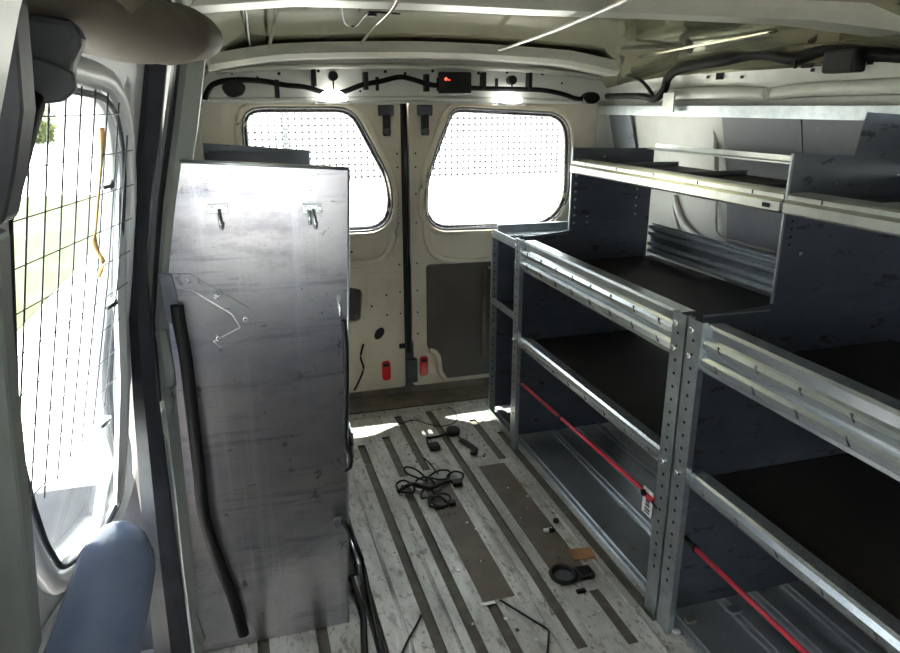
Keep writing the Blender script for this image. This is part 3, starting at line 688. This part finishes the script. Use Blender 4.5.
# ------------------------------------------------------------------ rear harness, lamps, control box
ha = thing('wiring_harness', 'black taped wiring harness clipped along the header above the rear doors', 'wiring', tuple(ony(400,85,2.51)))
hp = [ony(u, v, 2.505) for u, v in ((205,100),(207,92),(214,84),(232,80),(262,81),(285,85),(305,87),(322,92),(333,94),(346,91),(362,85),(382,81),(400,77),(415,80),(432,85),(470,88),(505,89),(540,90),(562,94),(578,99),(592,96))]
MB().tube(sm(hp, 5), .0085, 'tapewrap').build('loom', ha)
b = MB(); c = ony(234,89,2.50); b.prism([(c.x+math.cos(t)*.037*(1+.08*math.sin(3*t)), 2.49, c.z+math.sin(t)*.027) for t in [2*math.pi*i/14 for i in range(14)]], (0,.03,0), 'black'); b.build('grommet', ha, bevel=.006)
b = MB(); c = ony(591,98,2.50); b.prism([(c.x+math.cos(t)*.036, 2.49, c.z+math.sin(t)*.022) for t in [2*math.pi*i/14 for i in range(14)]], (0,.03,0), 'black'); b.build('grommet', ha, bevel=.006)
for u, v in ((277,88),(314,76),(366,80),(427,82),(484,80),(530,80)):
    c = ony(u, v, 2.50); b = MB(); b.box(c.x-.007,c.x+.007,2.492,2.528,c.z-.032,c.z+.026,'black'); b.build('clip', ha, bevel=.002)
for u, v in ((333,76),(512,80)):
    c = ony(u, v, 2.50); b = MB(); b.disc((c.x,2.49,c.z),(0,1,0),.016,.03,'black'); b.tube([(c.x,2.50,c.z),(c.x,2.50,c.z-.05)],.003,'black'); b.build('plug', ha)
for u, v, lab in ((333,97,'white domed lamp on the header above the left rear window'),(511,99,'white domed lamp on the header above the right rear window')):
    c = ony(u, v, 2.48)
    l = thing('ceiling_lamp', lab, 'lamp', tuple(c), 'lamps above the rear doors')
    b = MB(); b.box(c.x-.055,c.x+.055,2.47,2.53,c.z-.022,c.z-.012,'tagw'); b.build('lamp_base', l, bevel=.003)
    b = MB(); k = b.mi('led'); rings = []
    for a in range(6):
        ph = math.pi/2*a/5; rings.append([b.bm.verts.new((c.x+math.cos(t)*.050*math.cos(ph), 2.495+math.sin(t)*.032*math.cos(ph), c.z-.012+.036*math.sin(ph))) for t in [2*math.pi*i/20 for i in range(20)]])
    for A_, B_ in zip(rings, rings[1:]):
        for j in range(20): b.bm.faces.new((A_[j], A_[(j+1)%20], B_[(j+1)%20], B_[j])).smooth = True
    b.bm.faces.new(rings[0]); b.build('lamp_lens', l)
c = ony(454,83,2.49)
cb = thing('control_box', 'small black box with a red light on the header, centre above the rear doors', 'box', tuple(c))
b = MB(); b.box(c.x-.058,c.x+.058,2.466,2.494,c.z-.037,c.z+.036,'black'); b.build('housing', cb, bevel=.005)
c2 = ony(446,79,2.465); b = MB(); b.disc(c2,(0,-1,0),.005,.003,'redled'); b.disc((c2.x+.012,2.465,c2.z-.003),(0,-1,0),.0025,.002,'redled'); b.build('indicator_light', cb)
# right side harness
rh = thing('wiring_harness', 'thick black wiring harness sagging along the upper right body side', 'wiring', (1.36, 1.8, 1.25))
pts = [(1.375,2.50,1.185), onx(640,96,1.36), onx(655,99,1.355), onx(664,90,1.355), onx(668,78,1.355), onx(678,70,1.355), onx(700,64,1.355), onx(725,60,1.35), onx(750,54,1.36), onx(770,54,1.36), onx(795,59,1.36), onx(815,52,1.36), onx(835,47,1.36), onx(860,53,1.36), onx(900,55,1.36), onx(960,62,1.36)]
MB().tube(sm(pts,5), .012, 'tapewrap', rad=[.010+.006*min(1,i/30) for i in range(5*15+1)]).build('loom', rh)
c = onx(847,60,1.352); b = MB(); b.box(1.325,1.365,c.y-.045,c.y+.045,c.z-.028,c.z+.022,'black'); b.build('connector_block', rh, bevel=.006)
b = MB(); b.tube(sm([onx(655,99,1.355), onx(648,88,1.355), onx(640,80,1.355), onx(628,75,1.355)],4), .006, 'tapewrap'); b.build('branch', rh)
b = MB(); c = onx(796,60,1.345); b.tube([c, c+Vector((0,0,-.02))], .004, 'black'); b.build('tie', rh)

# roof stiffeners, thin pressings and wires hanging from the roof skin
def roofline(name, px, z, r, m, fl=(.6,1.2), lab=None, cat=None):
    o = MB().tube(sm([onz(u, v, z) for u, v in px], 5), r, m, flat=fl).build(name)
    if lab: tag(o, lab, cat)
    else: struct(o)
    return o
roofline('trim_21', ((500,50),(548,33),(600,12),(640,-6)), 1.324, .007, 'bow', (.5,1.2))
roofline('trim_22', ((640,57),(690,47),(740,38),(775,31)), 1.297, .006, 'roof')
roofline('trim_23', ((268,52),(274,26),(277,4),(280,-20)), 1.320, .004, 'roof')
roofline('trim_24', ((361,44),(372,30),(392,10),(402,-10)), 1.322, .0035, 'roof')
roofline('roof_wire', ((340,-6),(342,12),(346,24),(356,26),(366,14),(374,12),(400,14)), 1.33, .002, 'cable', (1,1), 'thin black wire hanging from the roof skin left of centre', 'wire')
b = MB(); b.disc(onz(372,12,1.332),(0,0,-1),.010,.008,'black'); o = b.build('roof_clip'); tag(o, 'small black clip on the roof skin holding the thin wire', 'clip')
roofline('roof_wire', ((242,-6),(246,14),(248,32),(250,46)), 1.325, .0025, 'cable', (1,1), 'black wire running across the roof at the upper left, near the beige trim', 'wire')

# ------------------------------------------------------------------ clutter on the floor
def fl(u, v, z=.006): return onz(u, v, z)
ct = thing('cable_tangle', 'tangled bundle of black cables in loops on the middle of the floor', 'cables', tuple(fl(430,485,0)))
rnd = random.Random(3)
b = MB()
def ring(b, u, v, rx, ry, z, r, tilt=0, ang=0):
    c = fl(u, v, z); P_ = []
    for i in range(14):
        t = 2*math.pi*i/14; x = rx*math.cos(t)*(1+.12*math.sin(3*t+u)); y = ry*math.sin(t)
        P_.append(c+Vector((x*math.cos(ang)-y*math.sin(ang), x*math.sin(ang)+y*math.cos(ang), tilt*(y+abs(ry))+.003*math.sin(2*t))))
    b.tube(sm(P_,3,True), r, 'cable', closed=True, n=6)
for u, v, rx, ry, a in ((405,488,.026,.034,.3),(416,478,.018,.04,.9),(424,484,.03,.03,0),(440,476,.035,.024,.2),(455,477,.03,.022,.5),(428,494,.03,.02,1),(440,501,.032,.03,0),(438,503,.028,.026,.4)):
    ring(b, u, v, rx, ry, .006, .0035, .35 if rx < .02 else .1, a)
b.tube(sm([fl(398,492,.008),fl(412,484,.02),fl(430,488,.02),fl(446,482,.01),fl(462,480,.008)],5), .006, 'cable')
b.tube(sm([fl(424,458),fl(432,466,.01),fl(438,474,.01)],5), .0025, 'cable')
b.build('cable_loop', ct)
b = MB(); p = fl(458,482,.01); b.box(p.x-.018,p.x+.012,p.y-.015,p.y+.015,.001,.016,'black'); b.build('plug', ct, bevel=.003); b = MB(); p = fl(452,502,.01); b.box(p.x-.010,p.x+.010,p.y-.012,p.y+.012,.001,.014,'black'); b.build('plug', ct, bevel=.003)
t2 = thing('cable_connector', 'black plug and lead lying on the floor near the rear door sill', 'plug', tuple(fl(450,435,0)))
b = MB(); p = fl(453,431,.012); b.prism([(p.x+math.cos(t)*.026,p.y+math.sin(t)*.03,.001) for t in [i*math.pi/5 for i in range(10)]], (0,0,.022), 'black'); b.build('plug', t2, bevel=.006)
b = MB(); p = fl(434,446,.012); b.box(p.x-.018,p.x+.02,p.y-.02,p.y+.02,.001,.02,'black'); b.build('socket', t2, bevel=.006)
b = MB(); b.tube(sm([fl(426,438),fl(440,436),fl(452,432,.012)],4), .005, 'cable'); b.tube(sm([fl(427,438),fl(428,444),fl(433,447,.01)],4), .003, 'cable')
b.tube(sm([fl(452,430,.012),fl(462,440,.012),fl(470,444,.01)],4), .003, 'cable'); b.build('lead', t2)
tag(MB().tube(sm([fl(461,440,.009),fl(468,444,.01),fl(474,449,.01),fl(473,454,.008)],5), .011, 'black', flat=(.6,1)).build('rubber_piece'), 'curved black rubber offcut right of the black plug', 'rubber piece')
tag(MB().tube(sm([fl(400,424,.003),fl(414,420,.003),fl(428,424,.003),fl(444,426,.003),fl(457,420,.003),fl(452,409,.003),fl(440,406,.003)],5), .0018, 'cable').build('thin_wire'), 'thin grey wire curling over the floor by the rear sill', 'wire')
tp = thing('tape_roll', 'flat black round roll on the dark brown floor strip beside the brown card', 'roll', tuple(fl(563,576,0)))
b = MB(); c = fl(563,576,.004); b.tube([c+Vector((.030*math.cos(t),.034*math.sin(t),.005)) for t in [2*math.pi*i/24 for i in range(24)]], .006, 'black', closed=True); b.build('rim', tp)
b = MB(); b.disc((c.x,c.y,.002),(0,0,1),.029,.004,'dkgrey',20); b.build('centre_disc', tp)
b = MB(); p = fl(584,572,.01); b.box(p.x-.018,p.x+.022,p.y-.022,p.y+.02,.002,.016,'black'); tag(b.build('plastic_clip', bevel=.003), 'black plastic clip between the black roll and the brown card', 'clip')
b = MB(); p = fl(582,554,.003); mx = Matrix.Translation((p.x,p.y,.0025)) @ Matrix.Rotation(-.12,4,'Z'); b.box(-.030,.030,-.022,.022,0,.004,'card',mx)
tag(b.build('card_piece'), 'small brown square of card on the floor above the black roll', 'card')
b = MB(); p = fl(581,591,.005); b.box(p.x-.012,p.x+.012,p.y-.006,p.y+.006,.001,.009,'black'); tag(b.build('fastener', bevel=.002), 'tiny black fastener below the black roll', 'fastener')
b = MB(); p = fl(549,530,.005); b.box(p.x-.015,p.x+.012,p.y-.006,p.y+.006,.002,.009,'tagw'); b.box(p.x-.002,p.x+.014,p.y-.010,p.y+.000,.002,.012,'black'); tag(b.build('fastener', bevel=.001), 'small black and white fastener on the right brown floor strip', 'fastener')
b = MB(); p = fl(556,521,.005); b.disc((p.x,p.y,.001),(0,0,1),.009,.01,'black',10); tag(b.build('cap', bevel=.002), 'small round black cap on the floor edge of the right brown strip', 'cap')
b = MB(); p = fl(488,603,.003); b.box(p.x-.018,p.x+.018,p.y-.006,p.y+.004,.002,.004,'tagw'); tag(b.build('label_scrap'), 'torn white scrap at the lower end of the left brown floor strip', 'scrap')
tag(MB().tube([fl(500,600,.004),fl(505,603,.006),fl(547,629,.007),fl(549,632,.007),fl(548,645,.006),fl(546,670,.006)], .0026, 'cable').build('bent_wire'), 'stiff black wire bent at a corner on the floor, lower centre', 'wire')
tag(MB().tube(sm([fl(421,615,.004),fl(417,624,.005),fl(408,640,.005),fl(398,662,.005)],4), .0026, 'cable').build('bent_wire'), 'short black wire on the floor, lower left of the centre grooves', 'wire')
b = MB()
for i in range(70):
    x = rnd.choice([rnd.uniform(.49,.57), rnd.uniform(.70,.78), rnd.uniform(.25,.83)]); y = rnd.choice([rnd.uniform(1.15,1.82),rnd.uniform(2.03,2.3)]); s_ = rnd.uniform(.0012,.004)
    b.box(x-s_,x+s_,y-s_,y+s_,.0014,.0016+s_*.6,rnd.choice(['tagw','beige','dkgrey','galv_warm']))
o = b.build('debris_crumb'); tag(o, 'pale and dark crumbs of debris scattered over the floor', 'debris'); o['kind'] = 'stuff'
# scraps under the near rack bay
for (u, v, s_, m, lab) in ((733,613,.022,'galv','crumpled pale scrap under the near rack bay, beside the red bar'),(690,623,.018,'galv_warm','pale scrap on the floor at the foot of the double upright'),(676,635,.010,'tagw','small white washer near the foot of the double upright')):
    p = fl(u, v, .01); b = MB(); b.prism([(p.x+math.cos(t)*s_*(1+.25*math.sin(2*t+u)), p.y+math.sin(t)*s_*.7, .015) for t in [i*math.pi/4 for i in range(8)]], (0,0,.008), m); tag(b.build('scrap', bevel=.003), lab, 'scrap')

# ------------------------------------------------------------------ outdoors
GZ = -.55
def ground(name, x0, x1, y0, y1, m, z):
    b = MB(); b.box(x0,x1,y0,y1,z-.05,z,m); return struct(b.build(name))
ground('ground', -60, 60, -40, 80, 'pave', GZ)
b = MB(); b.box(-4.3,-1.75,-6,15.5,GZ,GZ+.02,'grass'); o = b.build('lawn_strip'); tag(o, 'strip of sunlit green grass outside the mesh window', 'grass'); o['kind'] = 'stuff'
t = thing('bush', 'leafy green bush outside the mesh window, top of the view', 'bush', (-8.9, 38, GZ))
def blob(name, parent, cx, cy_, cz, r, n, seed):
    rr = random.Random(seed); b = MB(); k = b.mi('leaf')
    for i in range(n):
        v = Vector((rr.gauss(0,1), rr.gauss(0,1), rr.gauss(0,1))).normalized()*r*rr.uniform(.7,1.05); c = Vector((cx, cy_, cz))+v; c.z = max(c.z, GZ+.15)
        a = Vector((rr.uniform(-1,1), rr.uniform(-1,1), rr.uniform(-1,1))).normalized(); q = a.orthogonal().normalized(); s_ = r*.16
        b.bm.faces.new([b.bm.verts.new(c+a*s_), b.bm.verts.new(c+q*s_*.6), b.bm.verts.new(c-a*s_), b.bm.verts.new(c-q*s_*.6)])
    return b.build(name, parent)
blob('foliage', t, -8.9, 38, .35, 1.1, 700, 5); MB().tube([(-8.9,38,GZ),(-8.9,38,.4)], .10, 'bark').build('stem', t)
t = thing('building', 'pale building far outside the rear windows', 'building', (6, 60, GZ))
b = MB(); b.box(-18,40,60,66,GZ,7,'bld'); b.build('facade', t)
# open mesh fence beyond the rear doors
t = thing('wire_fence', 'dark mesh fence standing on the pavement beyond the rear windows', 'fence', (6, 17, GZ))
b = MB()
for i in range(109): b.prism([(.2+.15*i,17,GZ),(.245+.15*i,17,GZ),(.245+.15*i,17,1.05),(.2+.15*i,17,1.05)], (0,.03,0), 'fence')
for j in range(11): b.box(.2,16.5,17,17.03,GZ+.05+.15*j,GZ+.085+.15*j,'fence')
b.build('mesh_infill', t)
for i in range(4):
    b = MB(); b.tube([(1.2+4.6*i,17.1,GZ),(1.2+4.6*i,17.1,1.1)], .06, 'fence'); b.build('post', t)

# surface marks belong to the mesh they sit on
for o in list(bpy.data.objects):
    base = o.name.split('.')[0]
    if o.type == 'MESH' and base in ('panel_hole','beam_slot','lip_slot','upright_hole','header_hole','door_hole','body_hole','floor_ridge','panel_flange') and o.parent and o.parent.type == 'MESH' and not o.children:
        p = o.parent; bm = bmesh.new(); bm.from_mesh(p.data); n0 = len(bm.faces); bm.from_mesh(o.data); bm.faces.ensure_lookup_table()
        mp = []
        for m in o.data.materials:
            if m.name not in [q.name for q in p.data.materials]: p.data.materials.append(m)
            mp.append([q.name for q in p.data.materials].index(m.name))
        for f in bm.faces[n0:]: f.material_index = mp[f.material_index]
        bm.to_mesh(p.data); bm.free(); bpy.data.objects.remove(o)
# ------------------------------------------------------------------ light
w = bpy.data.worlds.new('sky'); S.world = w; w.use_nodes = True
bg = w.node_tree.nodes['Background']; bg.inputs['Color'].default_value = (.92,.95,1,1); bg.inputs['Strength'].default_value = 8.3
sun = bpy.data.lights.new('sun', 'SUN'); sun.energy = 34; sun.angle = R(.6); sun.color = (1,.95,.86)
so = bpy.data.objects.new('sun', sun); C.objects.link(so)
dirv = Vector((-.05,-1,-3.2)); so.rotation_euler = dirv.to_track_quat('-Z','Y').to_euler()

cam = bpy.data.cameras.new('camera'); co = bpy.data.objects.new('camera', cam); C.objects.link(co)
cam.sensor_width = 36; cam.lens = 36*FPX/900; cam.clip_start = .02
co.matrix_world = Matrix(((RT.x, UP.x, -FW.x, 0), (RT.y, UP.y, -FW.y, 0), (RT.z, UP.z, -FW.z, H), (0,0,0,1)))
S.camera = co
S.view_settings.view_transform = 'Standard'; S.view_settings.look = 'None'; S.view_settings.gamma = 1; S.view_settings.use_curve_mapping = False
S.view_settings.exposure = .22
